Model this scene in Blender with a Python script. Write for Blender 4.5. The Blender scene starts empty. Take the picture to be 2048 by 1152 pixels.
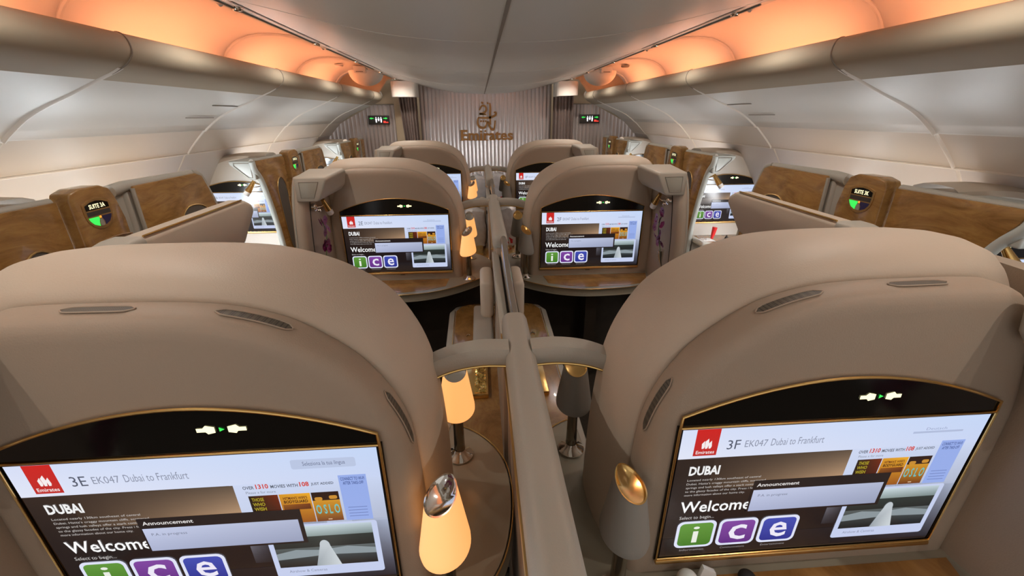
import bpy, bmesh, math, random
from mathutils import Vector, Matrix
random.seed(7)
PI = math.pi
S = bpy.context.scene
COL = S.collection
W, D = 2048.0, 1152.0

# ------------------------------------------------------------------ camera
F_PX, PITCH, YAW, ROLL = 863.3, 0.3807, 0.0696, -0.0051
cd = bpy.data.cameras.new('camera'); cam = bpy.data.objects.new('camera', cd); COL.objects.link(cam)
cd.sensor_fit = 'HORIZONTAL'; cd.sensor_width = 36.0; cd.lens = F_PX / W * 36.0
cd.clip_start = 0.02; cd.clip_end = 60
fw = Vector((math.sin(YAW)*math.cos(PITCH), math.cos(YAW)*math.cos(PITCH), -math.sin(PITCH)))
rt = Vector((math.cos(YAW), -math.sin(YAW), 0)); up = rt.cross(fw)
r2 = rt*math.cos(ROLL) + up*math.sin(ROLL); u2 = -rt*math.sin(ROLL) + up*math.cos(ROLL)
m = Matrix((r2, u2, -fw)).transposed().to_4x4(); m.translation = Vector((-0.0915, 0, 1.84))
cam.matrix_world = m
S.camera = cam

# ------------------------------------------------------------------ world, colour, large lights
S.view_settings.view_transform = 'Standard'; S.view_settings.look = 'None'
S.view_settings.exposure = 0.0; S.view_settings.gamma = 1.0; S.view_settings.use_curve_mapping = False
wd = bpy.data.worlds.new('world'); S.world = wd; wd.use_nodes = True
wd.node_tree.nodes['Background'].inputs[0].default_value = (1.0, 0.96, 0.92, 1)
wd.node_tree.nodes['Background'].inputs[1].default_value = .6

def area(name, loc, rot, sx, sy, power, col):
    l = bpy.data.lights.new(name, 'AREA'); l.shape = 'RECTANGLE'; l.size = sx; l.size_y = sy
    l.energy = power; l.color = col
    o = bpy.data.objects.new(name, l); COL.objects.link(o); o.location = loc; o.rotation_euler = rot
    return o
# the cabin goes on behind the camera; added area light there fills from aft
area('cabin_lamp_aft', (0, -1.3, 2.05), (math.radians(-20), 0, 0), 2.4, 0.9, 14, (1.0, 0.95, 0.90))

for sgn in (-1, 1):  # added overhead fill spots, no such lamps are visible
    for yy in (-.6, .35, 1.3, 2.3, 3.3, 4.3, 5.3, 6.2):
        l = bpy.data.lights.new('ceiling_spot_light', 'SPOT'); l.energy = 13; l.color = (1.0, .94, .85)
        l.spot_size = math.radians(165); l.spot_blend = 1.0; l.shadow_soft_size = .012
        o = bpy.data.objects.new('ceiling_spot_light', l); COL.objects.link(o); o.location = (sgn*1.135, yy, 2.268)
# added fill lights, hidden behind the window consoles to brighten the lower wall
for sgn in (-1, 1):
    for yy in (-.2, .75, 1.95, 2.95, 4.15, 5.15, 6.2):
        l = bpy.data.lights.new('window_mood_light', 'POINT'); l.energy = 1.3; l.color = (.93, .96, 1.0); l.shadow_soft_size = .06
        o = bpy.data.objects.new('window_mood_light', l); COL.objects.link(o); o.location = (sgn*2.12, yy, 1.12)
# ------------------------------------------------------------------ materials
def srgb(r, g, b):
    f = lambda c: (c/255/12.92) if c/255 <= .04045 else ((c/255+.055)/1.055)**2.4
    return (f(r), f(g), f(b))
MATS = {}
def mat(name, col, rough=.5, metal=0., noise=None, bump=None, emit=None, estr=0., spec=.5, coat=0.):
    mt = bpy.data.materials.new(name); mt.use_nodes = True; nt = mt.node_tree
    b = nt.nodes['Principled BSDF']
    b.inputs['Base Color'].default_value = (*col, 1); b.inputs['Roughness'].default_value = rough
    b.inputs['Metallic'].default_value = metal; b.inputs['Specular IOR Level'].default_value = spec
    b.inputs['Coat Weight'].default_value = coat
    if emit: b.inputs['Emission Color'].default_value = (*emit, 1); b.inputs['Emission Strength'].default_value = estr
    tc = nt.nodes.new('ShaderNodeTexCoord')
    if noise:
        sc, amt = noise
        n = nt.nodes.new('ShaderNodeTexNoise'); n.inputs['Scale'].default_value = sc; n.inputs['Detail'].default_value = 4
        nt.links.new(tc.outputs['Object'], n.inputs['Vector'])
        mx = nt.nodes.new('ShaderNodeMixRGB'); mx.inputs[1].default_value = (*[c*(1-amt) for c in col], 1)
        mx.inputs[2].default_value = (*[min(1, c*(1+amt)) for c in col], 1)
        nt.links.new(n.outputs['Fac'], mx.inputs[0]); nt.links.new(mx.outputs[0], b.inputs['Base Color'])
    if bump:
        sc, st = bump
        n = nt.nodes.new('ShaderNodeTexNoise'); n.inputs['Scale'].default_value = sc; n.inputs['Detail'].default_value = 2
        nt.links.new(tc.outputs['Object'], n.inputs['Vector'])
        bp = nt.nodes.new('ShaderNodeBump'); bp.inputs['Strength'].default_value = st; bp.inputs['Distance'].default_value = .002
        nt.links.new(n.outputs['Fac'], bp.inputs['Height']); nt.links.new(bp.outputs[0], b.inputs['Normal'])
    MATS[name] = mt
    return mt
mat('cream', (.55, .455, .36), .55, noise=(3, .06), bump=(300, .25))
mat('cream_face', (.385, .298, .225), .6, noise=(3, .06), bump=(300, .25))  # darker copy of cream, front-face shade put into the colour
mat('grey_trim', (.40, .365, .31), .5, noise=(4, .05), bump=(250, .2))
mat('grey_box', (.42, .37, .305), .5, noise=(4, .05))
mat('wall_white', (.74, .725, .685), .45, noise=(1.2, .03))
mat('wall_pale', (.80, .76, .70), .4, noise=(1.2, .03))
mat('wall_low', (.74, .72, .71), .4, noise=(1.2, .03))
mat('ceiling_white', (.64, .615, .55), .38, noise=(1.2, .03))
mat('cove_white', (.80, .74, .68), .5)
mat('wall_strip', (.74, .68, .61), .4, noise=(1.2, .03))  # pinker base colour, holds the reflected cove glow
mat('lip_beige', (.42, .35, .26), .75, noise=(1.2, .03))
mat('seam', (.25, .21, .17), .6)
mat('desk_grey', (.30, .265, .20), .32, noise=(6, .05), coat=.2)
mat('inlay_grey', (.36, .33, .27), .4)
mat('gold', (.85, .55, .20), .22, 1.0)
mat('gold_dull', (.65, .42, .17), .4, 1.0)
mat('chrome', (.80, .76, .70), .08, 1.0)
mat('stem_metal', (.30, .26, .20), .2, 1.0)
mat('black_gloss', (.006, .005, .004), .12)
mat('dark', (.018, .014, .010), .7)
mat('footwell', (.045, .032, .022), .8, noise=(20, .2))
mat('carpet', (.05, .037, .026), .95, noise=(60, .3))
mat('curtain', (.27, .20, .175), .8, noise=(30, .1))
mat('header_white', (.78, .71, .63), .5)
mat('tan', (.50, .38, .25), .5)
mat('rib_wall', (.55, .485, .465), .28, .3)
mat('logo_gold', (.40, .19, .055), .5)
mat('lamp_off', (.30, .28, .25), .6)
mat('plastic_bag', (.55, .52, .52), .25, noise=(18, .25), bump=(25, 1.0))
mat('bag_red', (.50, .02, .03), .4)
mat('paper', (.85, .83, .80), .6)
mat('red', (.8, .03, .03), .35)
mat('petal', (.20, .010, .085), .5, noise=(60, .4))
mat('petal_pale', (.55, .38, .45), .5)
mat('green_stem', (.10, .16, .05), .5)
mat('frost', (.80, .76, .72), .35)
mat('lamp_lit', (.9, .7, .4), .5, emit=(1.0, .44, .13), estr=.95)
mat('cove_strip', (1, .8, .6), .5, emit=(1.0, .36, .165), estr=22)
mat('window_light', (.9, .95, 1), .3, emit=(.86, .94, 1.0), estr=46.0)
mat('window_light_dim', (.9, .95, 1), .3, emit=(.92, .96, 1.0), estr=28.0)
mat('glyph_light', (1, 1, .8), .4, emit=(1.0, .93, .52), estr=1.05)
mat('glyph_white', (1, 1, 1), .4, emit=(.9, .92, 1.0), estr=1.0)
mat('glyph_green', (.05, .6, .1), .4, emit=(.03, .65, .08), estr=1.1)
mat('glyph_red', (.6, .05, .05), .4, emit=(.8, .05, .03), estr=1.0)
mat('glyph_blue', (.03, .025, .09), .3)
mat('glyph_amber', (.9, .4, .05), .4, emit=(1, .35, .04), estr=1.0)
mat('sign_dark', (.05, .042, .036), .4)

def wood(name, c1, c2, scale=6):
    mt = mat(name, c1, .24, coat=.4); nt = mt.node_tree; b = nt.nodes['Principled BSDF']
    tc = nt.nodes.new('ShaderNodeTexCoord'); mp = nt.nodes.new('ShaderNodeMapping'); mp.inputs['Scale'].default_value = (1, .45, 1.6)
    n = nt.nodes.new('ShaderNodeTexNoise'); n.inputs['Scale'].default_value = scale; n.inputs['Detail'].default_value = 9
    n.inputs['Roughness'].default_value = .68; n.inputs['Distortion'].default_value = 1.4
    r = nt.nodes.new('ShaderNodeValToRGB'); r.color_ramp.elements[0].position = .3; r.color_ramp.elements[1].position = .75
    r.color_ramp.elements[0].color = (*c1, 1); r.color_ramp.elements[1].color = (*c2, 1)
    nt.links.new(tc.outputs['Object'], mp.inputs['Vector']); nt.links.new(mp.outputs[0], n.inputs['Vector'])
    nt.links.new(n.outputs['Fac'], r.inputs[0]); nt.links.new(r.outputs[0], b.inputs['Base Color'])
wood('wood', (.19, .085, .022), (.45, .245, .075), 8)
wood('wood_desk', (.20, .085, .02), (.46, .23, .07), 5)

def mesh_grille(name, c1, c2, sc):
    mt = mat(name, c1, .5); nt = mt.node_tree; b = nt.nodes['Principled BSDF']
    tc = nt.nodes.new('ShaderNodeTexCoord'); v = nt.nodes.new('ShaderNodeTexVoronoi'); v.inputs['Scale'].default_value = sc
    v.inputs['Randomness'].default_value = 0
    r = nt.nodes.new('ShaderNodeValToRGB'); r.color_ramp.elements[0].position = .25; r.color_ramp.elements[1].position = .5
    r.color_ramp.elements[0].color = (*c1, 1); r.color_ramp.elements[1].color = (*c2, 1)
    nt.links.new(tc.outputs['Object'], v.inputs['Vector']); nt.links.new(v.outputs['Distance'], r.inputs[0])
    nt.links.new(r.outputs[0], b.inputs['Base Color'])
mesh_grille('vent_mesh', (.015, .012, .01), (.12, .10, .075), 260)
mesh_grille('speaker_mesh', (.05, .04, .032), (.13, .11, .09), 160)

sm = bpy.data.materials.new('screen_display'); sm.use_nodes = True
_b = sm.node_tree.nodes['Principled BSDF']; _a = sm.node_tree.nodes.new('ShaderNodeAttribute'); _a.attribute_name = 'Col'
sm.node_tree.links.new(_a.outputs['Color'], _b.inputs['Emission Color'])
_b.inputs['Emission Strength'].default_value = 1.0; _b.inputs['Base Color'].default_value = (.008, .008, .01, 1)
_b.inputs['Roughness'].default_value = .16
MATS['screen_display'] = sm

# ------------------------------------------------------------------ mesh helpers
ORG = {}
class MB:
    def __init__(s): s.v = []; s.f = []
    def add(s, vs, fs):
        o = len(s.v); s.v += [tuple(p) for p in vs]; s.f += [tuple(i+o for i in f) for f in fs]; return s
    def grid(s, rows, closeu=False, closev=False):
        n = len(rows); k = len(rows[0]); vs = [p for r in rows for p in r]; fs = []
        for i in range(n if closeu else n-1):
            for j in range(k if closev else k-1):
                a = i*k+j; b = i*k+(j+1) % k; c = ((i+1) % n)*k+(j+1) % k; d = ((i+1) % n)*k+j
                fs.append((a, b, c, d))
        return s.add(vs, fs)
    def box(s, x0, x1, y0, y1, z0, z1, bev=0, seg=2):
        bm = bmesh.new(); bmesh.ops.create_cube(bm, size=1)
        for v in bm.verts:
            v.co = Vector(((x0+x1)/2+v.co.x*(x1-x0), (y0+y1)/2+v.co.y*(y1-y0), (z0+z1)/2+v.co.z*(z1-z0)))
        if bev: bmesh.ops.bevel(bm, geom=bm.edges[:], offset=bev, segments=seg, profile=.5, affect='EDGES')
        return s.frombm(bm)
    def frombm(s, bm):
        bm.verts.ensure_lookup_table(); bm.verts.index_update()
        s.add([v.co[:] for v in bm.verts], [[v.index for v in f.verts] for f in bm.faces]); bm.free(); return s
    def prism(s, pts, ax, a0, a1, bev=0, seg=2):
        """polygon pts in the plane normal to axis ax ('x','y','z'), extruded a0..a1"""
        bm = bmesh.new()
        def P(p, a): return {'x': (a, p[0], p[1]), 'y': (p[0], a, p[1]), 'z': (p[0], p[1], a)}[ax]
        A = [bm.verts.new(P(p, a0)) for p in pts]; B = [bm.verts.new(P(p, a1)) for p in pts]
        n = len(pts); bm.faces.new(A); bm.faces.new(B[::-1])
        for i in range(n): bm.faces.new((A[i], B[i], B[(i+1) % n], A[(i+1) % n]))
        bmesh.ops.recalc_face_normals(bm, faces=bm.faces)
        if bev: bmesh.ops.bevel(bm, geom=bm.edges[:], offset=bev, segments=seg, profile=.5, affect='EDGES', clamp_overlap=True)
        return s.frombm(bm)
    def tube(s, pts, r, n=8, closed=False, cap=True, flat=None):
        pts = [Vector(p) for p in pts]; rows = []; k = len(pts)
        nrm = None
        for i, p in enumerate(pts):
            a = pts[(i-1) % k] if (closed or i > 0) else p; b = pts[(i+1) % k] if (closed or i < k-1) else p
            t = (b-a).normalized()
            if nrm is None:
                ref = Vector((0, 0, 1)) if abs(t.z) < .9 else Vector((1, 0, 0)); nrm = t.cross(ref).normalized()
            else: nrm = (nrm-t*nrm.dot(t)).normalized()
            bn = t.cross(nrm); rr = r[i] if isinstance(r, (list, tuple)) else r
            rows.append([p+(nrm*math.cos(2*PI*j/n)+bn*math.sin(2*PI*j/n))*rr for j in range(n)])
        o = len(s.v); s.grid(rows, closeu=closed, closev=True)
        if cap and not closed: s.f.append(tuple(range(o, o+n))[::-1]); s.f.append(tuple(range(o+(k-1)*n, o+k*n)))
        return s
    def lathe(s, prof, c, n=24, top=None):
        rows = []
        for (r, z) in prof:
            rows.append([(c[0]+r*math.cos(2*PI*j/n), c[1]+r*math.sin(2*PI*j/n), c[2]+z+(top(j, n) if top and (r, z) == prof[-1] else 0)) for j in range(n)])
        return s.grid(rows, closev=True)
    def disc(s, c, r, ax='z', n=20):
        vs = []
        for j in range(n):
            a = 2*PI*j/n; u, v = r*math.cos(a), r*math.sin(a)
            vs.append({'z': (c[0]+u, c[1]+v, c[2]), 'y': (c[0]+u, c[1], c[2]+v), 'x': (c[0], c[1]+u, c[2]+v)}[ax])
        return s.add(vs, [tuple(range(n))])
    def ball(s, c, rx, ry=None, rz=None, n=12):
        ry = ry or rx; rz = rz or rx; rows = []
        for i in range(n+1):
            th = PI*i/n
            rows.append([(c[0]+rx*math.sin(th)*math.cos(2*PI*j/(2*n)), c[1]+ry*math.sin(th)*math.sin(2*PI*j/(2*n)), c[2]+rz*math.cos(th)) for j in range(2*n)])
        return s.grid(rows, closev=True)

def link(name, mb, mt, parent=None, sx=1, smooth=True, loc=None, recalc=True, angle=38):
    org = Vector(ORG[parent.name]) if parent is not None else Vector(loc if loc else (0, 0, 0))
    me = bpy.data.meshes.new(name)
    vs = [(p[0]*sx-org.x, p[1]-org.y, p[2]-org.z) for p in mb.v]
    me.from_pydata(vs, [], mb.f); me.update()
    bm = bmesh.new(); bm.from_mesh(me)
    bmesh.ops.remove_doubles(bm, verts=bm.verts, dist=1e-6)
    if recalc: bmesh.ops.recalc_face_normals(bm, faces=bm.faces)
    elif sx < 0: bmesh.ops.reverse_faces(bm, faces=bm.faces)
    lim = math.radians(angle)
    for e in bm.edges:
        if len(e.link_faces) == 2: e.smooth = e.calc_face_angle(0) < lim
    for f in bm.faces: f.smooth = smooth
    bm.to_mesh(me); bm.free()
    me.materials.append(MATS[mt] if isinstance(mt, str) else mt)
    o = bpy.data.objects.new(name, me); COL.objects.link(o)
    if parent is not None: o.parent = parent
    else: o.location = org
    ORG[o.name] = tuple(org)
    return o
def empty(name, loc):
    o = bpy.data.objects.new(name, None); COL.objects.link(o); o.location = loc; o.empty_display_size = .05
    ORG[o.name] = tuple(loc); return o
def tag(o, label, cat, group=None, kind=None):
    if label: o['label'] = label
    if cat: o['category'] = cat
    if group: o['group'] = group
    if kind: o['kind'] = kind
    return o
def struct(name, mb, mt, sx=1, **k):
    o = link(name, mb, mt, None, sx, **k); o['kind'] = 'structure'; return o

def crom(pts, n=6):
    """Catmull-Rom through points"""
    out = []; k = len(pts)
    for i in range(k-1):
        p0 = pts[max(i-1, 0)]; p1 = pts[i]; p2 = pts[i+1]; p3 = pts[min(i+2, k-1)]
        for j in range(n):
            t = j/n
            out.append(tuple(.5*((2*b)+(c-a)*t+(2*a-5*b+4*c-d)*t*t+(-a+3*b-3*c+d)*t**3) for a, b, c, d in zip(p0, p1, p2, p3)))
    out.append(tuple(pts[-1])); return out
def lerp(a, b, t): return a+(b-a)*t

# text as flat polygons, normalised to its bounding box
TXT = {}
def text2d(s, bold=0.):
    key = (s, bold)
    if key not in TXT:
        c = bpy.data.curves.new('t', 'FONT'); c.body = s; c.resolution_u = 2; c.offset = bold
        o = bpy.data.objects.new('t', c); me = bpy.data.meshes.new_from_object(o)
        vs = [(v.co.x, v.co.y) for v in me.vertices]; fs = [tuple(p.vertices) for p in me.polygons]
        bpy.data.objects.remove(o); bpy.data.curves.remove(c); bpy.data.meshes.remove(me)
        x0 = min(v[0] for v in vs); x1 = max(v[0] for v in vs); y0 = min(v[1] for v in vs); y1 = max(v[1] for v in vs)
        TXT[key] = ([((a-x0)/(x1-x0), (b-y0)/(y1-y0)) for a, b in vs], fs)
    return TXT[key]

# ------------------------------------------------------------------ rows
P = 2.19
ROWS = {3: .7115, 2: 2.9015, 1: 5.0915}
NEAR = {3: 'nearest row', 2: 'middle row', 1: 'farthest row'}
SIDE = {-1: 'left', 1: 'right'}
WALLY = 6.88

# ------------------------------------------------------------------ cabin shell
Y0, Y1 = -1.6, 6.55
floor_mb = MB().box(-2.75, 2.75, Y0, 8.2, -.06, 0)
struct('floor', floor_mb, 'carpet')
cen = [(0, 2.130), (.25, 2.137), (.5, 2.162), (.75, 2.208), (.95, 2.252), (1.12, 2.285), (1.21, 2.297)]
full = [(-x, z) for x, z in cen[::-1]]+cen[1:]
full = crom(full, 3)
mb = MB()
rings = [.72, 2.1, 3.5, 5.2]
edges = [Y0]+rings+[WALLY+.02]
mb.grid([[(x, y, z) for x, z in full] for y in (Y0, WALLY+.02)])
mb.grid([[(x, y, z+.04) for x, z in full] for y in (Y0, WALLY+.02)])
ceil = struct('ceiling', mb, 'ceiling_white', recalc=False)
# seams of the ceiling panels
sb = MB()
for y in rings: sb.tube([(x, y, z+.001) for x, z in full], .0028, 6)
struct('trim_1', sb, 'ceiling_white')
sb = MB().box(-.006, .006, Y0, WALLY, 2.1275, 2.14)
struct('trim_2', sb, 'seam')
cove = [(1.205, 2.300), (1.25, 2.335), (1.38, 2.375), (1.55, 2.395), (1.72, 2.385), (1.86, 2.33), (1.94, 2.24), (1.95, 2.15), (1.90, 2.09), (1.78, 2.06), (1.62, 2.055), (1.5, 2.06)]
covec = crom(cove, 3)
lip = [(1.52, 2.07), (1.475, 2.105), (1.452, 2.13), (1.432, 2.136), (1.412, 2.125), (1.40, 2.10), (1.40, 2.068), (1.425, 2.035), (1.475, 2.005), (1.55, 1.975), (1.67, 1.925), (1.78, 1.882), (1.87, 1.838), (1.96, 1.775), (1.985, 1.752)]
low = [(1.995, 1.752), (2.07, 1.68), (2.125, 1.622), (2.142, 1.600)]
low2 = [(2.162, 1.596), (2.22, 1.51), (2.32, 1.36), (2.43, 1.15), (2.52, .9), (2.58, .6), (2.60, .3), (2.60, 0)]
lipc = crom(lip, 3)
def off(prof, d):
    out = []
    for i, p in enumerate(prof):
        a = prof[max(i-1, 0)]; b = prof[min(i+1, len(prof)-1)]
        tx, tz = b[0]-a[0], b[1]-a[1]; L = math.hypot(tx, tz) or 1
        out.append((p[0]+tz/L*d, p[1]-tx/L*d))
    return out
n_tr = 3
for sx in (-1, 1):
    sd = SIDE[sx]
    mb = MB(); mb.grid([[(x, y, z) for x, z in covec] for y in (Y0, Y1+.1)])
    struct('trim_%d' % n_tr, mb, 'cove_white', sx, recalc=False); n_tr += 1
    prof = lipc+[(low[0][0], low[0][1])]+crom(low, 2)+crom(low2, 3)
    mb = MB(); mb.grid([[(x, y, z) for x, z in lipc[:28]] for y in (Y0, Y1)])
    struct('trim_%d' % n_tr, mb, 'lip_beige', sx, recalc=False); n_tr += 1
    mb = MB(); mb.grid([[(x, y, z) for x, z in lipc[27:]+[low[0]]] for y in (Y0, Y1)])
    back = off(prof, -.05)
    mb.grid([[(x, Y1, z) for x, z in prof], [(x+.0, Y1+.02, z+.02) for x, z in prof], [(x+.12, Y1+.02, z+.10) for x, z in prof]])
    struct('wall_'+sd, mb, 'wall_white', sx, recalc=False)
    mb = MB(); mb.grid([[(x, y, z) for x, z in crom(low, 2)] for y in (Y0, Y1)])
    struct('wall_strip_'+sd, mb, 'wall_strip', sx, recalc=False)
    mb = MB(); mb.grid([[(x, y, z) for x, z in [low[-1]]+crom(low2, 3)] for y in (Y0, Y1)])
    struct('wall_lower_'+sd, mb, 'wall_low', sx, recalc=False)
    # tan fairing that closes the cove and the bin edge before the end wall
    mb = MB(); pts = covec[:30]+[(1.62, 2.04), (1.50, 2.04), (1.44, 2.075), (1.41, 2.10), (1.425, 2.13), (1.30, 2.29)]
    mb.add([(x, 6.5, z) for x, z in pts], [tuple(range(len(pts)))])
    struct('trim_%d' % n_tr, mb, 'tan', sx, recalc=False); n_tr += 1
    mb = MB(); pp = lipc[:28]+crom(low, 2)
    mb.add([(x, Y1, z) for x, z in pp]+[(2.14, Y1, 2.1), (1.6, Y1, 2.2)], [tuple(range(len(pp)+2))])
    struct('trim_%d' % n_tr, mb, 'lip_beige', sx, recalc=False); n_tr += 1
    # ledge line
    mb = MB().tube([(2.148, Y0, 1.600), (2.148, Y1, 1.600)], .009, 8)
    struct('trim_%d' % n_tr, mb, 'wall_pale', sx); n_tr += 1
    # ribs where the panels meet
    full_prof = lipc[23:]+crom(low, 2)+crom(low2, 3)[:7]
    for y in (.59, 1.955, 3.33, 4.70, 6.05):
        mb = MB()
        rows = []
        for i, (x, z) in enumerate(full_prof):
            a = full_prof[max(i-1, 0)]; b = full_prof[min(i+1, len(full_prof)-1)]
            tx, tz = b[0]-a[0], b[1]-a[1]; L = math.hypot(tx, tz); nx, nz = tz/L, -tx/L
            k = i/(len(full_prof)-1); h = .008*math.sin(PI*min(1, .02+k*1.0))+.001
            wdt = .019*(1-.4*k)
            rows.append([(x+nx*h*q, y+wdt*p, z+nz*h*q) for p, q in ((-1, -.3), (-.6, .55), (-.2, 1), (.2, 1), (.6, .55), (1, -.3))])
        mb.grid(rows)
        struct('trim_%d' % n_tr, mb, 'wall_pale', sx); n_tr += 1
        # gap in the lip
        mb = MB(); mb.tube([(x-.0005, y, z) for x, z in lipc[4:26]], .0035, 6)
        struct('trim_%d' % n_tr, mb, 'seam', sx); n_tr += 1
    # arches across the cove
    for y in (.95, 2.3, 3.65, 5.0, 6.3):
        mb = MB(); rows = []
        mb.tube([(x*1.0-.004, y+.10*(i/len(covec)), z-.004) for i, (x, z) in enumerate(covec[:26])], .012, 8)
        struct('trim_%d' % n_tr, mb, 'cove_white', sx); n_tr += 1
    # light strips lying in the cove
    for i, (a, b) in enumerate(((-1.5, -.2), (-.1, .90), (1.12, 2.22), (2.48, 3.58), (3.84, 4.92), (5.2, 6.2))):
        e = empty('cove_light', (1.83*sx, (a+b)/2, 2.06))
        link('housing', MB().box(1.80, 1.86, a, b, 2.064, 2.090, .004), 'header_white', e, sx)
        link('light_tube', MB().tube([(1.83, a+.06, 2.100), (1.83, b-.06, 2.100)], .010, 8), 'cove_strip', e, sx)
        tag(e, 'orange cove light strip behind the %s bin edge, %s' % (sd, ['farthest behind the camera', 'beside the camera', 'above the nearest seat row', 'above the middle seat row', 'just short of the far seat row', 'closest to the ribbed wall'][i]), 'light', 'cove light strips')
    # slots along the ceiling panel edge
    for k, (a, b) in enumerate(((.9, 2.05), (2.15, 3.45), (3.6, 5.1))):
        e = empty('air_slot', (1.12*sx, (a+b)/2, 2.27))
        mb = MB(); mb.add([(1.085, a, 2.2755), (1.105, a, 2.2795), (1.105, b, 2.2795), (1.085, b, 2.2755)], [(0, 1, 2, 3)])
        link('opening', mb, 'seam', e, sx)
        mb = MB().tube([(1.165, a, 2.288), (1.165, b, 2.288)], .004, 6)
        link('edge_strip', mb, 'seam', e, sx)
        tag(e, 'long dark air slot in the %s ceiling panel edge, %s' % (sd, ('nearest the camera', 'in the middle', 'nearest the ribbed wall')[k]), 'air vent', 'ceiling air slots')
    for k, yy in enumerate((-.6, .35, 1.3, 2.3, 3.3, 4.3, 5.3, 6.2)):  # made-up ring around each added fill spot
        o = link('downlight_ring', MB().lathe([(.013, .016), (.0135, .001), (.019, -.001), (.021, .004)], (1.135, yy, 2.274), 20), 'chrome', None, sx, loc=(1.135*sx, yy, 2.274))
        tag(o, 'tiny recessed ceiling downlight ring in the panel edge above an aisle', 'downlight', 'recessed downlights over the aisles')
    # access hatch outline
    mb = MB()
    a, b = (2.95, 3.25)
    mb.tube([(1.87-.004, a, 1.838-.004), (1.87-.004, b, 1.838-.004)], .0022, 5); mb.tube([(1.72, a+.05, 1.903), (1.72, b+.05, 1.903)], .0022, 5)
    struct('trim_%d' % n_tr, mb, 'seam', sx); n_tr += 1
    # windows low on the side wall
    for k, y in enumerate((.35, 1.9, 2.45, 3.0, 4.1, 4.65, 5.2, 6.1)):
        zz = [(2.365, 1.27), (2.475, 1.0)]
        mb = MB(); pts = []
        for j in range(20):
            an = 2*PI*j/20; u = math.copysign(abs(math.cos(an))**.6, math.cos(an)); v = math.copysign(abs(math.sin(an))**.6, math.sin(an))
            z = 1.12+.19*v; x = 2.43+(1.12-z)*.43-.006
            pts.append((x, y+.14*u, z))
        mb.add(pts, [tuple(range(20))])
        w = struct('window_%d' % (k+1+(8 if sx > 0 else 0)), mb, 'window_light' if sx < 0 else 'window_light_dim', sx)
        link('window_frame', MB().tube(pts, .014, 8, closed=True), 'wall_pale', w, sx)

# ribbed end wall
def ribbed(x0, x1, y, z0, ztop, pitch=.0585, amp=.011):
    mb = MB(); n = int(round((x1-x0)/pitch)); k = 8; rows = [[], []]
    for i in range(n*k+1):
        x = lerp(x0, x1, i/(n*k)); d = -amp*abs(math.sin(PI*i/k))
        rows[0].append((x, y+d, z0)); rows[1].append((x, y+d, ztop(x)))
    mb.grid(rows); return mb
def ceilz(x):
    for i in range(len(full)-1):
        if full[i][0] <= x <= full[i+1][0]:
            return lerp(full[i][1], full[i+1][1], (x-full[i][0])/(full[i+1][0]-full[i][0]))+.01
    return 2.31
struct('wall_front', ribbed(-.945, .985, WALLY, 0, ceilz), 'rib_wall', recalc=False)
for sx in (-1, 1):
    struct('wall_front_'+SIDE[sx], ribbed(1.30, 2.75, WALLY, 0, lambda x: 1.99), 'rib_wall', sx, recalc=False)
    mb = MB().box(1.28, 2.2, WALLY-.01, WALLY+.03, 1.992, 2.42)
    struct('trim_%d' % n_tr, mb, 'tan', sx); n_tr += 1
    mb = MB().box(1.28, 2.2, WALLY-.03, WALLY, 1.985, 1.997)
    struct('trim_%d' % n_tr, mb, 'seam', sx); n_tr += 1
    mb = MB().box(1.18, 1.30, WALLY-.06, WALLY+.25, 0, 2.32, .01)
    struct('trim_%d' % n_tr, mb, 'tan', sx); n_tr += 1
# corridor beyond the aisle openings
mb = MB().box(-1.6, 1.6, 8.0, 8.1, 0, 2.4)
struct('wall_beyond', mb, 'tan')

# logo on the end wall
logo = empty('wall_logo', (.02, WALLY-.014, 1.48))
def flat_text(mb, s, x0, x1, z0, z1, y, bold=0., th=.006):
    vs, fs = text2d(s, bold); o = [(lerp(x0, x1, a), y, lerp(z0, z1, b)) for a, b in vs]
    mb.add(o, fs)
LY = WALLY-.017
mb = MB(); flat_text(mb, 'Emirates', -.365, .415, 1.49, 1.64, LY, .028)
for (x, z) in ((-.355, 1.492), (-.355, 1.630), (-.22, 1.492), (-.155, 1.492), (-.09, 1.492), (-.04, 1.492), (.02, 1.492)):
    mb.box(x-.026, x+.026, LY-.001, LY+.003, z-.004, z+.005)
link('wordmark', mb, 'logo_gold', logo, recalc=False)
mb = MB()
def stroke(pts, r):
    c = crom([(x, 0, z) for x, z in pts], 5); n = len(c)
    L_, R_ = [], []
    for i, p in enumerate(c):
        a = c[max(i-1, 0)]; b = c[min(i+1, n-1)]; tx, tz = b[0]-a[0], b[2]-a[2]; q = math.hypot(tx, tz) or 1
        w = r*1.2*(.55+.45*math.sin(PI*(i+.5)/n))
        L_.append((.02+p[0]-tz/q*w, LY, 1.69+p[2]+tx/q*w)); R_.append((.02+p[0]+tz/q*w, LY, 1.69+p[2]-tx/q*w))
    mb.grid([L_, R_])
stroke([(.055, .32), (.06, .25), (.055, .15), (.06, .02)], .014)
stroke([(-.10, .22), (-.06, .28), (-.01, .27), (.0, .22), (-.04, .18), (-.10, .17), (.0, .16)], .013)
stroke([(-.12, .12), (-.05, .115), (.05, .12), (.13, .15), (.14, .19), (.11, .19)], .013)
stroke([(-.12, .12), (-.13, .04), (-.10, -.01), (-.03, -.02), (.0, .03)], .014)
stroke([(.0, .03), (.02, .06), (.06, -.03), (.10, -.05), (.12, .0), (.13, .08)], .013)
stroke([(-.07, .33), (-.04, .31)], .012); stroke([(.02, .33), (.03, .30)], .010)
for x in (-.09, -.055, -.02): stroke([(x, .075), (x+.02, .065)], .012)
stroke([(-.03, -.06), (-.01, -.075)], .012)
link('calligraphy', mb, 'logo_gold', logo, recalc=False)
tag(logo, 'gold airline calligraphy and wordmark on the ribbed end wall', 'logo')

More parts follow.
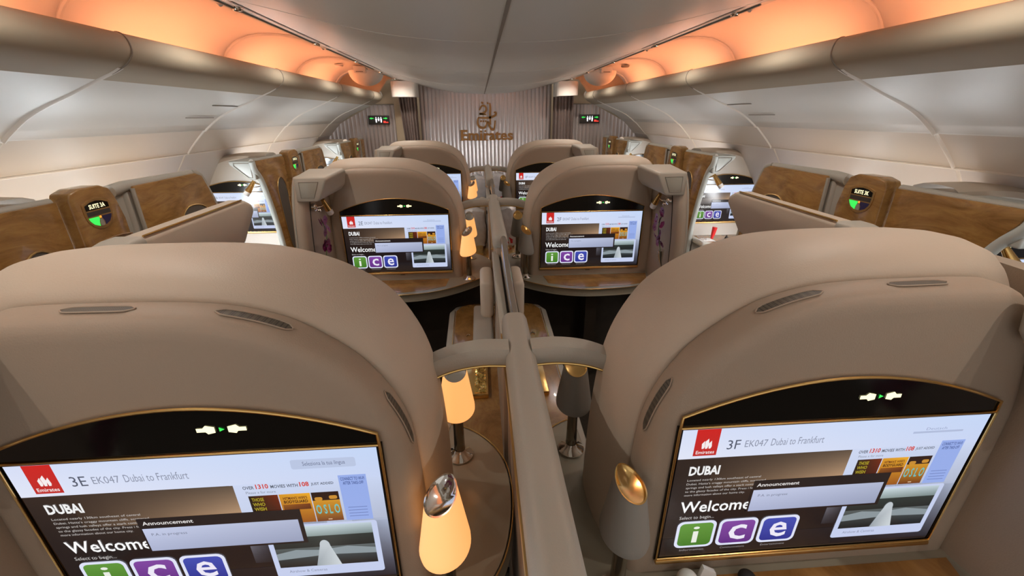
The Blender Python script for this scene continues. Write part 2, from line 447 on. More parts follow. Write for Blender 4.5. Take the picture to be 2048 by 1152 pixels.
for sx in (-1, 1):
    sd = SIDE[sx]
    # curtain
    x0, x1 = (.955, 1.215) if sx < 0 else (.985, 1.285)
    mb = MB(); rows = []
    for zi in range(14):
        z = lerp(2.12, .05, zi/13); row = []
        for i in range(61):
            t = i/60
            pull = (zi/13)*.16 if sx < 0 else 0
            x = lerp(x0, x1-pull, t); y = 6.72+.022*math.sin(t*PI*2*6+zi*.05)+.01*math.sin(t*31)
            row.append((x, y, z))
        rows.append(row)
    mb.grid(rows)
    c = link('curtain', mb, 'curtain', None, sx, loc=(1.1*sx, 6.72, .05), recalc=False)
    tag(c, 'brown grey pleated curtain gathered at the %s side of the ribbed end wall' % sd, 'curtain')
    # header
    mb = MB(); rows = []
    for z, ins in ((2.078, 0), (2.082, .008), (2.25, .008), (2.262, 0), (2.27, -.02)):
        a, b = (.915, 1.27) if sx < 0 else (.975, 1.305)
        pts = []
        for j in range(13):
            an = PI+PI*j/12
            pts.append(((a+b)/2+(b-a)/2*(1+ins)*math.copysign(abs(math.cos(an))**.35, math.cos(an)), 6.66+.20*math.copysign(abs(math.sin(an))**.5, math.sin(an)), z+(.02*(j/12) if z < 2.1 and sx > 0 else 0)))
        rows.append(pts)
    mb.grid(rows, closev=True); mb.f.append(tuple(range(13)))
    h = link('curtain_header', mb, 'header_white', None, sx, loc=(1.12*sx, 6.6, 2.08))
    tag(h, 'white rounded curtain header box above the %s curtain' % sd, 'curtain header')
    # lavatory sign
    xs0 = 1.39 if sx < 0 else 1.415; xs1 = xs0+.30
    s = empty('lavatory_sign', ((xs0+xs1)/2*sx, WALLY-.02, 1.72))
    link('panel', MB().box(xs0, xs1, WALLY-.045, WALLY-.01, 1.722, 1.845, .006), 'sign_dark', s, sx)
    X0 = min(xs0*sx, xs1*sx); yy = WALLY-.047
    def R(mb, u0, u1, v0, v1): mb.box(X0+u0, X0+u1, yy-.001, yy+.001, 1.72+v0, 1.72+v1)
    for u, d in ((.02, 1), (.28, -1)):
        g = MB(); g.add([(X0+u, yy, 1.807), (X0+u+d*.03, yy, 1.822), (X0+u+d*.03, yy, 1.792)], [(0, 1, 2)])
        g.box(min(X0+u+d*.025, X0+u+d*.06), max(X0+u+d*.025, X0+u+d*.06), yy-.001, yy+.001, 1.801, 1.813)
        link('green_arrow', g, 'glyph_green', s)
    g = MB()
    for k in (0, 1, 2):
        cx = .115+k*.035; hh = .03 if k != 1 else .05
        g.disc((X0+cx, yy, 1.72+.098), .008, 'y', 10)
        g.add([(X0+cx-.013, yy, 1.72+.085), (X0+cx+.013, yy, 1.72+.085), (X0+cx+.007, yy, 1.72+hh), (X0+cx-.007, yy, 1.72+hh)], [(0, 1, 2, 3)])
    link('figures', g, 'glyph_white', s)
    g = MB(); R(g, .215, .285, .025, .04); R(g, .215, .25, .04, .052)
    link('red_pictogram', g, 'glyph_red', s)
    tag(s, 'small dark lit lavatory sign with green arrows on the %s ribbed wall' % sd, 'sign')
    # domed ceiling housing at the end of the cove
    h = empty('ceiling_dome', (1.42*sx, 5.75, 2.2))
    mb = MB(); rows = []
    for i in range(9):
        th = PI/2*i/8
        rows.append([(1.40+.20*math.cos(th)*math.cos(2*PI*j/28), 5.78+.20*math.cos(th)*math.sin(2*PI*j/28), 2.33-.16*math.sin(th)) for j in range(28)])
    mb.grid(rows, closev=True)
    link('dome', mb, 'header_white', h, sx)
    link('bracket', MB().box(1.35, 1.48, 5.52, 5.66, 2.295, 2.36, .008), 'header_white', h, sx)
    link('slot', MB().box(1.375, 1.455, 5.515, 5.522, 2.30, 2.308), 'seam', h, sx)
    tag(h, 'white dome housing hanging from the ceiling above the %s aisle near the end wall' % sd, 'ceiling housing')
    sp = link('ceiling_speaker', MB().lathe([(.0, -.012), (.035, -.012), (.045, -.006), (.05, .01)], (1.66, 5.62, 2.37), 20), 'seam' if sx > 0 else 'cove_white', None, sx, loc=(1.66*sx, 5.62, 2.36))
    tag(sp, 'small round disc in the orange cove beside the %s ceiling dome' % sd, 'speaker')

# ------------------------------------------------------------------ screens
class Draw:
    def __init__(s): s.v = []; s.f = []; s.c = []
    def poly(s, pts, cols, layer):
        o = len(s.v); s.v += [(p[0], p[1], layer) for p in pts]; s.f.append(tuple(range(o, o+len(pts))))
        if not isinstance(cols[0], (tuple, list)): cols = [cols]*len(pts)
        s.c.append([srgb(*c) for c in cols])
    def rect(s, u0, u1, v0, v1, col, layer, colr=None, colb=None):
        if colr: cols = [col, colr, colr, col]
        elif colb: cols = [col, col, colb, colb]
        else: cols = col
        s.poly([(u0, v0), (u1, v0), (u1, v1), (u0, v1)], cols, layer)
    def quad(s, u0, u1, v0, v1, c4, layer, n=6):
        for i in range(n):
            for j in range(n):
                def C(a, b): return tuple(lerp(lerp(c4[0][k], c4[1][k], a), lerp(c4[3][k], c4[2][k], a), b) for k in range(3))
                a0, a1, b0, b1 = i/n, (i+1)/n, j/n, (j+1)/n
                s.poly([(lerp(u0, u1, a0), lerp(v0, v1, b0)), (lerp(u0, u1, a1), lerp(v0, v1, b0)), (lerp(u0, u1, a1), lerp(v0, v1, b1)), (lerp(u0, u1, a0), lerp(v0, v1, b1))], [C(a0, b0), C(a1, b0), C(a1, b1), C(a0, b1)], layer)
    def rrect(s, u0, u1, v0, v1, r, col, layer, colb=None):
        ru = r*9/16; pts = []; cols = []
        for cx, cy, a0 in ((u1-ru, v0+r, -90), (u1-ru, v1-r, 0), (u0+ru, v1-r, 90), (u0+ru, v0+r, 180)):
            for k in range(5):
                a = math.radians(a0+22.5*k); pts.append((cx+ru*math.cos(a), cy+r*math.sin(a)))
        if colb: cols = [tuple(lerp(col[i], colb[i], (p[1]-v0)/(v1-v0)) for i in range(3)) for p in pts]
        else: cols = col
        s.poly(pts, cols, layer)
    def text(s, t, u0, u1, v0, v1, col, layer, bold=0.):
        vs, fs = text2d(t, bold)
        for f in fs: s.poly([(lerp(u0, u1, vs[i][0]), lerp(v1, v0, vs[i][1])) for i in f], col, layer)

def screen_draw(seat, lang, lite=False):
    d = Draw(); K = (38, 28, 26)
    d.rect(0, 1, 0, 1, (30, 22, 22), 0)
    d.quad(.0, .30, .2, .62, ((48, 36, 30), (66, 50, 38), (40, 30, 27), (30, 22, 22)), 1, 3)
    d.quad(.0, 1, .84, 1, ((26, 20, 22), (36, 32, 36), (30, 24, 24), (44, 32, 24)), 1, 3)
    d.quad(0, 1, 0, .205, ((214, 222, 246), (196, 214, 246), (200, 212, 242), (226, 230, 246)), 2, 5)
    d.quad(.565, 1, .2, .52, ((206, 216, 242), (200, 212, 240), (176, 184, 206), (196, 206, 232)), 2, 4)
    d.quad(.565, .63, .52, .80, ((150, 152, 166), (60, 60, 70), (30, 26, 28), (44, 40, 44)), 2, 4)
    d.quad(.63, 1, .50, .98, ((60, 60, 70), (170, 180, 204), (40, 38, 46), (26, 22, 24)), 2, 4)
    # desert photograph
    d.quad(.12, .575, .205, .44, ((58, 44, 36), (96, 80, 66), (196, 158, 122), (60, 46, 36)), 3, 6)
    d.rect(.045, .12, 0, .185, (204, 36, 32), 3, colb=(190, 44, 40))
    # crest on the red flag
    for k, (a, b, w) in enumerate(((.072, .10, .010), (.083, .085, .012), (.094, .10, .010))):
        d.poly([(a-w*.3, .135), (a-w*.5, b), (a+w*.3, b-.02), (a+w*.6, b+.02), (a+w*.3, .135)], (244, 236, 236), 4)
    d.text('Emirates', .053, .112, .148, .172, (244, 232, 232), 4, .01)
    d.text(seat, .150, .192, .085, .150, (84, 90, 108), 3)
    d.text('EK047', .207, .280, .093, .140, (140, 146, 166), 3)
    d.text('Dubai to Frankfurt', .292, .465, .090, .140, (140, 146, 166), 3)
    d.text('DUBAI', .045, .145, .262, .330, (240, 240, 240), 4, .035)
    lines = ['Located nearly 130km southeast of central', 'Dubai, Hatta\'s craggy mountain cliffs, scattered', 'springs and lush valleys offer a stark contrast', 'to the glassy facades of the city. Press i for', 'more information about our home city.']
    for k, t in enumerate(lines):
        w = (.245, .265, .245, .235, .205)[k]
        if lite: d.rect(.045, .045+w, .366+k*.029, .376+k*.029, (150, 142, 138), 4)
        else: d.text(t, .045, .045+w, .358+k*.029, .378+k*.029, (196, 190, 186), 4)
    d.text('Welcome', .040, .283, .535, .625, (250, 250, 250), 4, .012)
    d.text('Select to begin...', .045, .165, .655, .688, (200, 196, 194), 4)
    for k, (ch, c1, c2) in enumerate((('i', (96, 150, 60), (64, 120, 36)), ('c', (128, 70, 160), (96, 44, 130)), ('e', (66, 78, 176), (40, 48, 142)))):
        u = .044+k*.148
        d.rrect(u, u+.138, .70, .928, .04, (222, 226, 246), 4)
        d.rrect(u+.010, u+.128, .718, .910, .03, c1, 5, c2)
        if ch == 'i': d.text('i', u+.058, u+.080, .745, .884, (232, 236, 226), 6, .0)
        else: d.text(ch, u+.040, u+.102, .752, .882, (236, 232, 246), 6, .012)
        nm = ('Information', 'Communications', 'Entertainment')[k]
        d.text(nm, u+.03-.004*len(nm)/8, u+.105+.004*len(nm)/8, .942, .958, (150, 144, 144), 4)
    # films
    d.text('OVER', .60, .632, .215, .238, (90, 96, 110), 3, .02); d.text('1310', .637, .673, .205, .238, (208, 70, 60), 3, .03)
    d.text('MOVIES WITH', .679, .757, .215, .238, (90, 96, 110), 3, .02); d.text('108', .762, .789, .205, .238, (208, 70, 60), 3, .03)
    d.text('JUST ADDED', .795, .86, .215, .238, (90, 96, 110), 3, .02)
    d.text('Please x for more', .605, .69, .252, .270, (130, 136, 150), 3)
    d.quad(.608, .692, .285, .50, ((46, 34, 20), (120, 44, 18), (50, 22, 16), (36, 26, 16)), 3, 3)
    for k, t in enumerate(('THOSE', 'WHO', 'WISH')): d.text(t, .615, .650, .30+k*.034, .325+k*.034, (176, 160, 40), 4, .02)
    d.quad(.695, .785, .285, .50, ((214, 150, 40), (236, 170, 40), (150, 84, 24), (160, 90, 30)), 3, 3)
    d.text('HITMAN\'S WIFE\'S', .705, .775, .305, .325, (90, 40, 20), 4, .02); d.text('BODYGUARD', .705, .775, .330, .352, (60, 30, 18), 4, .03)
    d.quad(.700, .780, .36, .40, ((150, 90, 30), (120, 60, 24), (90, 44, 20), (110, 60, 22)), 4, 2)
    d.rect(.788, .868, .285, .36, (46, 26, 20), 3); d.rect(.788, .868, .345, .50, (208, 146, 40), 3.5, colb=(112, 56, 22))
    d.rrect(.795, .818, .320, .345, .01, (200, 140, 50), 4); d.rrect(.838, .862, .312, .338, .01, (200, 140, 50), 4)
    d.text('O S L O', .793, .863, .375, .445, (104, 190, 190), 4, .02); d.rect(.822, .834, .483, .489, (230, 200, 160), 4)
    # pale blue notice (its square code is left out)
    d.rect(.876, .957, .175, .505, (150, 172, 232), 3)
    d.text('CONNECT TO WI-FI', .882, .951, .190, .212, (52, 70, 130), 4, .01); d.text('AFTER TAKE-OFF', .887, .947, .220, .242, (52, 70, 130), 4, .01)
    for k in range(4): d.rect(.888, .945, .405+k*.022, .410+k*.022, (112, 130, 186), 4)
    # outside camera
    d.rrect(.620, .965, .515, .935, .018, (196, 206, 236), 3)
    d.quad(.636, .948, .530, .612, ((206, 222, 226), (190, 206, 214), (120, 136, 136), (150, 166, 164)), 4, 4)
    d.quad(.636, .948, .612, .70, ((50, 58, 54), (44, 52, 50), (34, 38, 38), (38, 42, 40)), 4, 4)
    d.quad(.636, .948, .70, .855, ((84, 92, 92), (96, 104, 106), (22, 26, 30), (24, 28, 30)), 4, 5)
    d.poly([(.636, .74), (.70, .712), (.78, .725), (.86, .705), (.948, .73), (.948, .775), (.80, .765), (.636, .79)], (138, 150, 156), 5)
    pts = []
    for k in range(13):
        a = PI*k/12; pts.append((.792+.016*math.cos(a), .69-.045*math.sin(a)))
    d.poly([(.832, .855)]+pts+[(.752, .855)], [(206, 214, 218)]+[(190, 198, 204)]*13+[(150, 160, 168)], 6)
    d.text('Airshow & Cameras', .66, .78, .880, .902, (130, 136, 160), 4)
    # announcement
    d.rect(.272, .745, .395, .655, (36, 27, 26), 7)
    d.text('Announcement', .285, .430, .418, .445, (226, 222, 220), 8, .015)
    d.quad(.278, .732, .470, .640, ((196, 204, 232), (176, 184, 210), (150, 158, 186), (170, 178, 208)), 8, 4)
    d.text('P.A. in progress', .298, .40, .505, .530, (110, 116, 136), 9)
    if lang:
        d.rrect(.752, .935, .055, .118, .012, (186, 198, 226), 3); d.text('Seleziona la tua lingua', .785, .905, .070, .105, (104, 112, 140), 4)
    else:
        d.rect(.76, .93, .098, .112, (176, 188, 218), 3); d.text('Deutsch', .80, .87, .072, .090, (150, 160, 190), 4)
    return d

def make_screen(parent, seat, lang, cx, ztop, wd_, ht_, yfun, lite=False):
    d = screen_draw(seat, lang, lite); org = Vector(ORG[parent.name])
    me = bpy.data.meshes.new('screen')
    vs = []
    for u, v, l in d.v:
        z = ztop-v*ht_; vs.append((cx+(u-.5)*wd_-org.x, yfun(z)-.0003*l-org.y, z-org.z))
    me.from_pydata(vs, [], d.f); me.update()
    at_ = me.color_attributes.new('Col', 'FLOAT_COLOR', 'CORNER'); i = 0
    for fc, cols in zip(me.polygons, d.c):
        for k in range(fc.loop_total): at_.data[fc.loop_start+k].color = (*cols[k], 1)
    me.materials.append(sm)
    o = bpy.data.objects.new('screen', me); COL.objects.link(o); o.parent = parent; ORG[o.name] = tuple(org)
    o['label'] = 'lit screen with welcome page'
    return o

def arc_pts(x0, x1, z0, zt, n=20, p=1.9):
    return [(lerp(x0, x1, i/n), z0+(zt-z0)*(1-abs(2*i/n-1)**p)) for i in range(n+1)]

def monitor(parent, seat, lang, cx, ztop, w, h, yf, lit=True, rise=.115, tip=.035, gold_r=.0032, lite=False):
    """gold-framed display with a black arched panel above it"""
    x0, x1 = cx-w/2, cx+w/2
    make_screen(parent, seat, lang, cx, ztop, w, h, lambda z: yf(z)-.006, lite)
    arc = arc_pts(x0-.006, x1+.006, ztop+tip, ztop+rise)
    mb = MB(); mb.add([(x, yf(z)-.006, z) for x, z in arc]+[(x1+.006, yf(ztop)-.006, ztop+.004), (x0-.006, yf(ztop)-.006, ztop+.004)], [tuple(range(len(arc)+2))])
    zb_ = ztop-h-.012; zt_ = ztop+.008
    link('bezel', MB().prism([(yf(zb_)-.0045, zb_), (yf(zt_)-.0045, zt_), (yf(zt_)+.004, zt_), (yf(zb_)+.004, zb_)], 'x', x0-.012, x1+.012), 'black_gloss', parent)
    lun = link('arched_panel', mb, 'black_gloss', parent, recalc=False)
    g = MB().tube([(x, yf(z)-.008, z) for x, z in arc]+[(x1+.008, yf(ztop)-.008, ztop), (x1+.008, yf(ztop-h)-.008, ztop-h-.006), (x0-.008, yf(ztop-h)-.008, ztop-h-.006), (x0-.008, yf(ztop)-.008, ztop)], gold_r, 8, closed=True)
    g.tube([(x0-.008, yf(ztop)-.008, ztop+.006), (x1+.008, yf(ztop)-.008, ztop+.006)], gold_r*.8, 8)
    link('gold_frame', g, 'gold', parent)
    link('gold_ledge', MB().box(x0-.010, x1+.010, yf(ztop-h)-.013, yf(ztop-h), ztop-h-.020, ztop-h-.008, .003), 'gold_dull', parent)
    zc = ztop+.064; gx = cx+.068*w/.7; k = w/.7; y = yf(zc)-.0075
    for s_ in (-1, 1):
        mb = MB(); mb.add([(gx+s_*.012*k, y, zc+.006), (gx+s_*.028*k, y, zc+.010), (gx+s_*.034*k, y, zc+.004), (gx+s_*.046*k, y, zc+.004), (gx+s_*.046*k, y, zc-.005), (gx+s_*.030*k, y, zc-.005), (gx+s_*.026*k, y, zc-.010), (gx+s_*.012*k, y, zc-.007)], [tuple(range(8))])
        link('seat_belt_light', mb, 'glyph_light', lun, recalc=False)
    mb = MB().add([(gx-.004, y, zc+.005), (gx+.006, y, zc), (gx-.004, y, zc-.005)], [(0, 1, 2)])
    link('arrow_light', mb, 'glyph_green', lun, recalc=False)

# ------------------------------------------------------------------ centre suites
SEAM = crom([(.240, .70), (.243, .95), (.251, 1.146), (.263, 1.232), (.295, 1.312), (.346, 1.387), (.416, 1.447), (.481, 1.485), (.567, 1.510), (.664, 1.520), (.80, 1.523), (.915, 1.522), (.965, 1.515), (1.0, 1.49), (1.03, 1.43), (1.07, 1.33), (1.10, 1.2), (1.11, .95), (1.112, .70)], 4)
OUT = crom([(.196, .70), (.200, .95), (.212, 1.13), (.230, 1.25), (.262, 1.35), (.317, 1.44), (.387, 1.495), (.472, 1.535), (.573, 1.563), (.68, 1.573), (.80, 1.575), (.93, 1.574), (.99, 1.571), (1.06, 1.560), (1.12, 1.53), (1.165, 1.46), (1.18, 1.3), (1.185, 1.0), (1.187, .70)], 4)
def centre_suite(row, s):
    y0 = ROWS[row]; sd = SIDE[s]
    seat = '%d%s' % (row, 'E' if s < 0 else 'F')
    yf = lambda z: y0+(1.222-z)*.022
    e = empty('seat_console', (.668*s, y0+.2, 0))
    n = len(SEAM)
    # outer arch
    rows = []
    prof = [(-.12, .082), (0, .082), (.12, .084), (.42, .10), (.70, .13), (.90, .17), (1.0, .225), (.97, .28), (.82, .325), (.55, .35), (0, .36)]
    for (k, dy) in prof:
        rows.append([(lerp(a[0], b[0], k), y0+dy+(1.222-a[1])*.01, lerp(a[1], b[1], k)) for a, b in zip(SEAM, OUT)])
    mb = MB().grid(rows); mb.add(rows[-1], [tuple(range(n))])
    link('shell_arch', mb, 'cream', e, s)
    # front layer
    cx, cz = .668, 1.1
    def inset(p, d, i):
        a = SEAM[max(i-1, 0)]; b = SEAM[min(i+1, n-1)]; tx, tz = b[0]-a[0], b[1]-a[1]; L = math.hypot(tx, tz)
        return (p[0]+tz/L*d, p[1]-tx/L*d)
    rows = []
    for (d, dy) in ((.010, .092), (.003, .082), (0, .072), (-.0005, .055), (.0, .035), (.004, .018), (.013, .006), (.028, .0005), (.045, 0)):
        rows.append([(q[0], yf(q[1])+dy, q[1]) for q in (inset(p, d, i) for i, p in enumerate(SEAM))])
    mb = MB().grid(rows); mb.add(rows[-1], [tuple(range(n))])
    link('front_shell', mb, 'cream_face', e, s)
    monitor(e, seat, row == 3 and s < 0, .668*s, 1.222 if row != 3 else 1.222, .70, .394, lambda z: yf(z))
    # speaker slots
    if row == 3:
        for (i0, i1) in ((37.5, 41.2), (26.2, 32.5), (9.5, 16.5)):
            mb = MB(); rim = MB(); rr = []; path = []
            for q in range(13):
                f_ = lerp(i0, i1, q/12); i = int(f_); t = f_-i
                p = (lerp(SEAM[i][0], SEAM[i+1][0], t), lerp(SEAM[i][1], SEAM[i+1][1], t))
                a, b = SEAM[i], SEAM[i+1]; tx, tz = b[0]-a[0], b[1]-a[1]; L = math.hypot(tx, tz); nx, nz = -tz/L, tx/L
                hw = .0105*math.sqrt(max(0, 1-abs(2*q/12-1)**6))+.0005
                yc = yf(p[1])+.042
                rr.append([(p[0]+nx*.0015, yc-hw, p[1]+nz*.0015), (p[0]+nx*.0015, yc+hw, p[1]+nz*.0015)])
                path.append((p, nx, nz, yc, hw+.001))
            mb.grid(rr)
            v = link('speaker_slot', mb, 'vent_mesh', e, s, recalc=False)
            pts = [(p[0]+nx*.0015, yc-hw, p[1]+nz*.0015) for p, nx, nz, yc, hw in path]+[(p[0]+nx*.0015, yc+hw, p[1]+nz*.0015) for p, nx, nz, yc, hw in path[::-1]]
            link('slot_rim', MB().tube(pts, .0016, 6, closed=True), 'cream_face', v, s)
    # strip with a media slot under the screen
    mb = MB().box(.66-.016, .66+.016, yf(.80)-.003, yf(.80)+.001, .797, .8005)
    link('media_slot', mb, 'dark', e, s)
    link('label_strip', MB().box(.45, .62, yf(.80)-.002, yf(.80)+.001, .797, .802).box(.70, .80, yf(.80)-.002, yf(.80)+.001, .797, .802), 'grey_trim', e, s)
    # desk
    out = crom([(1.10, -.165), (1.0, -.215), (.86, -.258), (.617, -.272), (.45, -.24), (.32, -.175), (.19, -.07), (.10, .03), (.058, .13), (.040, .27), (.052, .40), (.10, .50), (.17, .57), (.235, .60)], 4)
    back = [(.24, .36), (.24, .10), (1.10, .05)]
    poly = [(x, y0+y) for x, y in out+back]
    mb = MB(); zt = .766
    def ring(z, d):
        o = []
        for i, p in enumerate(out):
            a = out[max(i-1, 0)]; b = out[min(i+1, len(out)-1)]; tx, ty = b[0]-a[0], b[1]-a[1]; L = math.hypot(tx, ty)
            o.append((p[0]+ty/L*-d*-1, y0+p[1]-tx/L*d*-1*-1, z))
        return o+[(x, y0+y, z) for x, y in back]
    R_ = [ring(zt, -.012), ring(zt, -.010), ring(zt-.004, .0), ring(zt-.016, .004), ring(zt-.034, .004), ring(zt-.046, -.003), ring(zt-.05, -.02)]
    mb.grid(R_, closev=True); k = len(R_[0]); mb.add(R_[0], [tuple(range(k))]); mb.add(R_[-1], [tuple(range(k))])
    dk = link('desk', mb, 'desk_grey', e, s)
    g = MB().tube([(p[0], p[1], zt+.0005) for p in ring(zt, -.016)[:len(out)]], .0022, 6)
    link('gold_edge', g, 'gold', dk, s)
    mb = MB().prism([(.335, y0-.012), (1.085, y0-.012), (1.03, y0-.20), (.86, y0-.235), (.617, y0-.247), (.48, y0-.215), (.35, y0-.155)], 'z', zt-.004, zt+.0015)
    inl = link('wood_inlay', mb, 'wood_desk', dk, s)
    link('inlay_line', MB().box(.36, 1.05, y0-.088, y0-.084, zt+.001, zt+.0022), 'gold_dull', inl, s)
    # dark footwell: block below the desk, shade put into its colour
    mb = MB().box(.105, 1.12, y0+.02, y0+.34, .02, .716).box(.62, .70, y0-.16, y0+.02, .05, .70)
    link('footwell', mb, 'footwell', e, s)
    # wing wall toward the aisle
    rows = []
    for z, nose in ((1.50, -.20), (1.46, -.235), (1.38, -.275), (1.28, -.305), (1.1, -.338), (.9, -.352), (.7, -.358), (.35, -.35), (0.02, -.34)):
        lean = .012*(1.2-z)
        c = 1.175-lean*.3
        sec = [(1.095, y0+.06), (1.10, y0-.06), (1.118, y0+nose*.6), (1.13, y0+nose+.09), (1.137, y0+nose+.035), (1.147, y0+nose+.012), (1.165, y0+nose), (1.190, y0+nose), (1.207, y0+nose+.012), (1.217, y0+nose+.05), (1.225, y0-.05), (1.225, y0+.30), (1.185, y0+.30), (1.15, y0+.06)]
        rows.append([(x, y, z) for x, y in sec])
    mb = MB().grid(rows, closev=True); mb.add(rows[0], [tuple(range(14))])
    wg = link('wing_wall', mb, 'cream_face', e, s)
    sl = [(r[3][0]-.0008, r[3][1]-.004, r[3][2]) for r in rows[2:]]
    link('wing_seam', MB().tube(crom(sl, 3), .0022, 6), 'dark', wg, s)
    pt = [(r[7][0]+.002, r[7][1]+.001, r[7][2]) for r in rows[1:]]
    link('edge_strip', MB().tube(crom(pt, 3), .005, 8), 'grey_trim', wg, s)
    # wood on the aisle face of the wing
    link('aisle_veneer', MB().box(1.224, 1.229, y0-.24, y0+.27, .1, 1.40, .002), 'wood', wg, s)
    # storage box on the wing
    yfr, ybk = y0-.285, y0-.022
    F_ = [(1.168, 1.512), (.992, 1.512), (.980, 1.497), (1.035, 1.385), (1.055, 1.372), (1.168, 1.372)]
    B_ = [(1.168, 1.535), (.955, 1.535), (.940, 1.520), (.955, 1.44), (.985, 1.405), (1.168, 1.395)]
    bm = bmesh.new(); A = [bm.verts.new((x, yfr, z)) for x, z in F_]; C = [bm.verts.new((x, ybk, z)) for x, z in B_]
    bm.faces.new(A); bm.faces.new(C[::-1])
    for i in range(6): bm.faces.new((A[i], C[i], C[(i+1) % 6], A[(i+1) % 6]))
    bmesh.ops.recalc_face_normals(bm, faces=bm.faces)
    bmesh.ops.bevel(bm, geom=bm.edges[:], offset=.009, segments=3, profile=.5, affect='EDGES', clamp_overlap=True)
    bx = link('storage_box', MB().frombm(bm), 'grey_box', e, s)
    tr = [(1.140, 1.487), (1.030, 1.487), (1.067, 1.395), (1.140, 1.395)]
    link('inset_panel', MB().prism(tr, 'y', yfr-.0015, yfr+.002, .001), 'inlay_grey', bx, s)
    link('inset_line', MB().tube([(x, yfr-.0012, z) for x, z in tr], .0022, 6, closed=True), 'seam', bx, s)
    # dark gap between box and front shell
    tag(e, 'cream arched seat console with lit screen %s, %s, %s of the centre divider' % (seat, NEAR[row], sd), 'seat console', 'centre seat consoles')
    return e

for row in (3, 2, 1):
    for s in (-1, 1):
        centre_suite(row, s)

# ------------------------------------------------------------------ table lamps
def table_lamp(x, y, z, lit, s, label, face):
    e = empty('table_lamp', (x, y, z))
    link('base', MB().lathe([(.0, .004), (.042, .004), (.044, .0), (.045, .007), (.038, .013), (.024, .020), (.019, .028), (.017, .034)], (x, y, z), 24), 'chrome', e)
    link('stem', MB().lathe([(.014, .022), (.0185, .03), (.017, .10), (.016, .20), (.015, .235), (0, .237)], (x, y, z), 16), 'stem_metal', e)
    # shade: truncated cone, both rims cut obliquely, low side toward the seat it lights
    n = 40; rows = []
    def rimt(j):
        k = (1+math.cos(2*PI*j/n-face))/2
        return lerp(.374, .318, k**.85)
    def rimb(j):
        k = (1+math.cos(2*PI*j/n-face))/2
        return lerp(.215, .180, k)
    def rad(h): return .027+(.059-.027)*min(1, max(0, (.395-h)/.20))
    for q in range(14):
        row = []
        for j in range(n):
            h = lerp(rimb(j), rimt(j), q/13); r = rad(h)*(1 if q > 1 else (.97, 1)[q]); a = 2*PI*j/n
            row.append((x+r*math.cos(a), y+r*math.sin(a), z+h))
        rows.append(row)
    sh = link('shade', MB().grid(rows, closev=True), 'lamp_lit' if lit else 'lamp_off', e, angle=70)
    sh['label'] = 'glowing amber shade' if lit else 'unlit grey shade'
    cap = []
    for q, (k, d) in enumerate(((1.0, 0.001), (.92, .001), (.86, -.006), (.45, -.012), (.0, -.014))):
        row = []
        for j in range(n):
            h = rimt(j); r = rad(h)*1.015; a = 2*PI*j/n
            row.append((x+r*math.cos(a)*k, y+r*math.sin(a)*k, z+lerp(.346, h, k)+d))
        cap.append(row)
    link('oblique_cap', MB().grid(cap, closev=True), 'chrome' if lit else 'gold', e)
    tag(e, label, 'table lamp', 'table lamps')
    if lit:
        for zz, pw in ((.165, 1.3), (.25, .0)):
            if pw:
                l = bpy.data.lights.new('lamp_bulb', 'POINT'); l.energy = pw; l.color = (1, .55, .2); l.shadow_soft_size = .015
                o = bpy.data.objects.new('lamp_bulb', l); COL.objects.link(o); o.parent = e; o.location = (.0, -.0, zz)
for row in (3, 2, 1):
    for s in (-1, 1):
        lit = s < 0; y0 = ROWS[row]
        w = 'lit amber' if lit else 'unlit grey'
        table_lamp(.205 if s > 0 else -.192, y0-.03, .7665, lit, s, '%s table lamp on the desk front corner, %s, %s of divider' % (w, NEAR[row], SIDE[s]), PI*1.5+s*.75)
        table_lamp(.190*s, y0+.45, .7665, lit, s, '%s table lamp at the rear desk tip, %s, %s of divider' % (w, NEAR[row], SIDE[s]), PI*1.5)

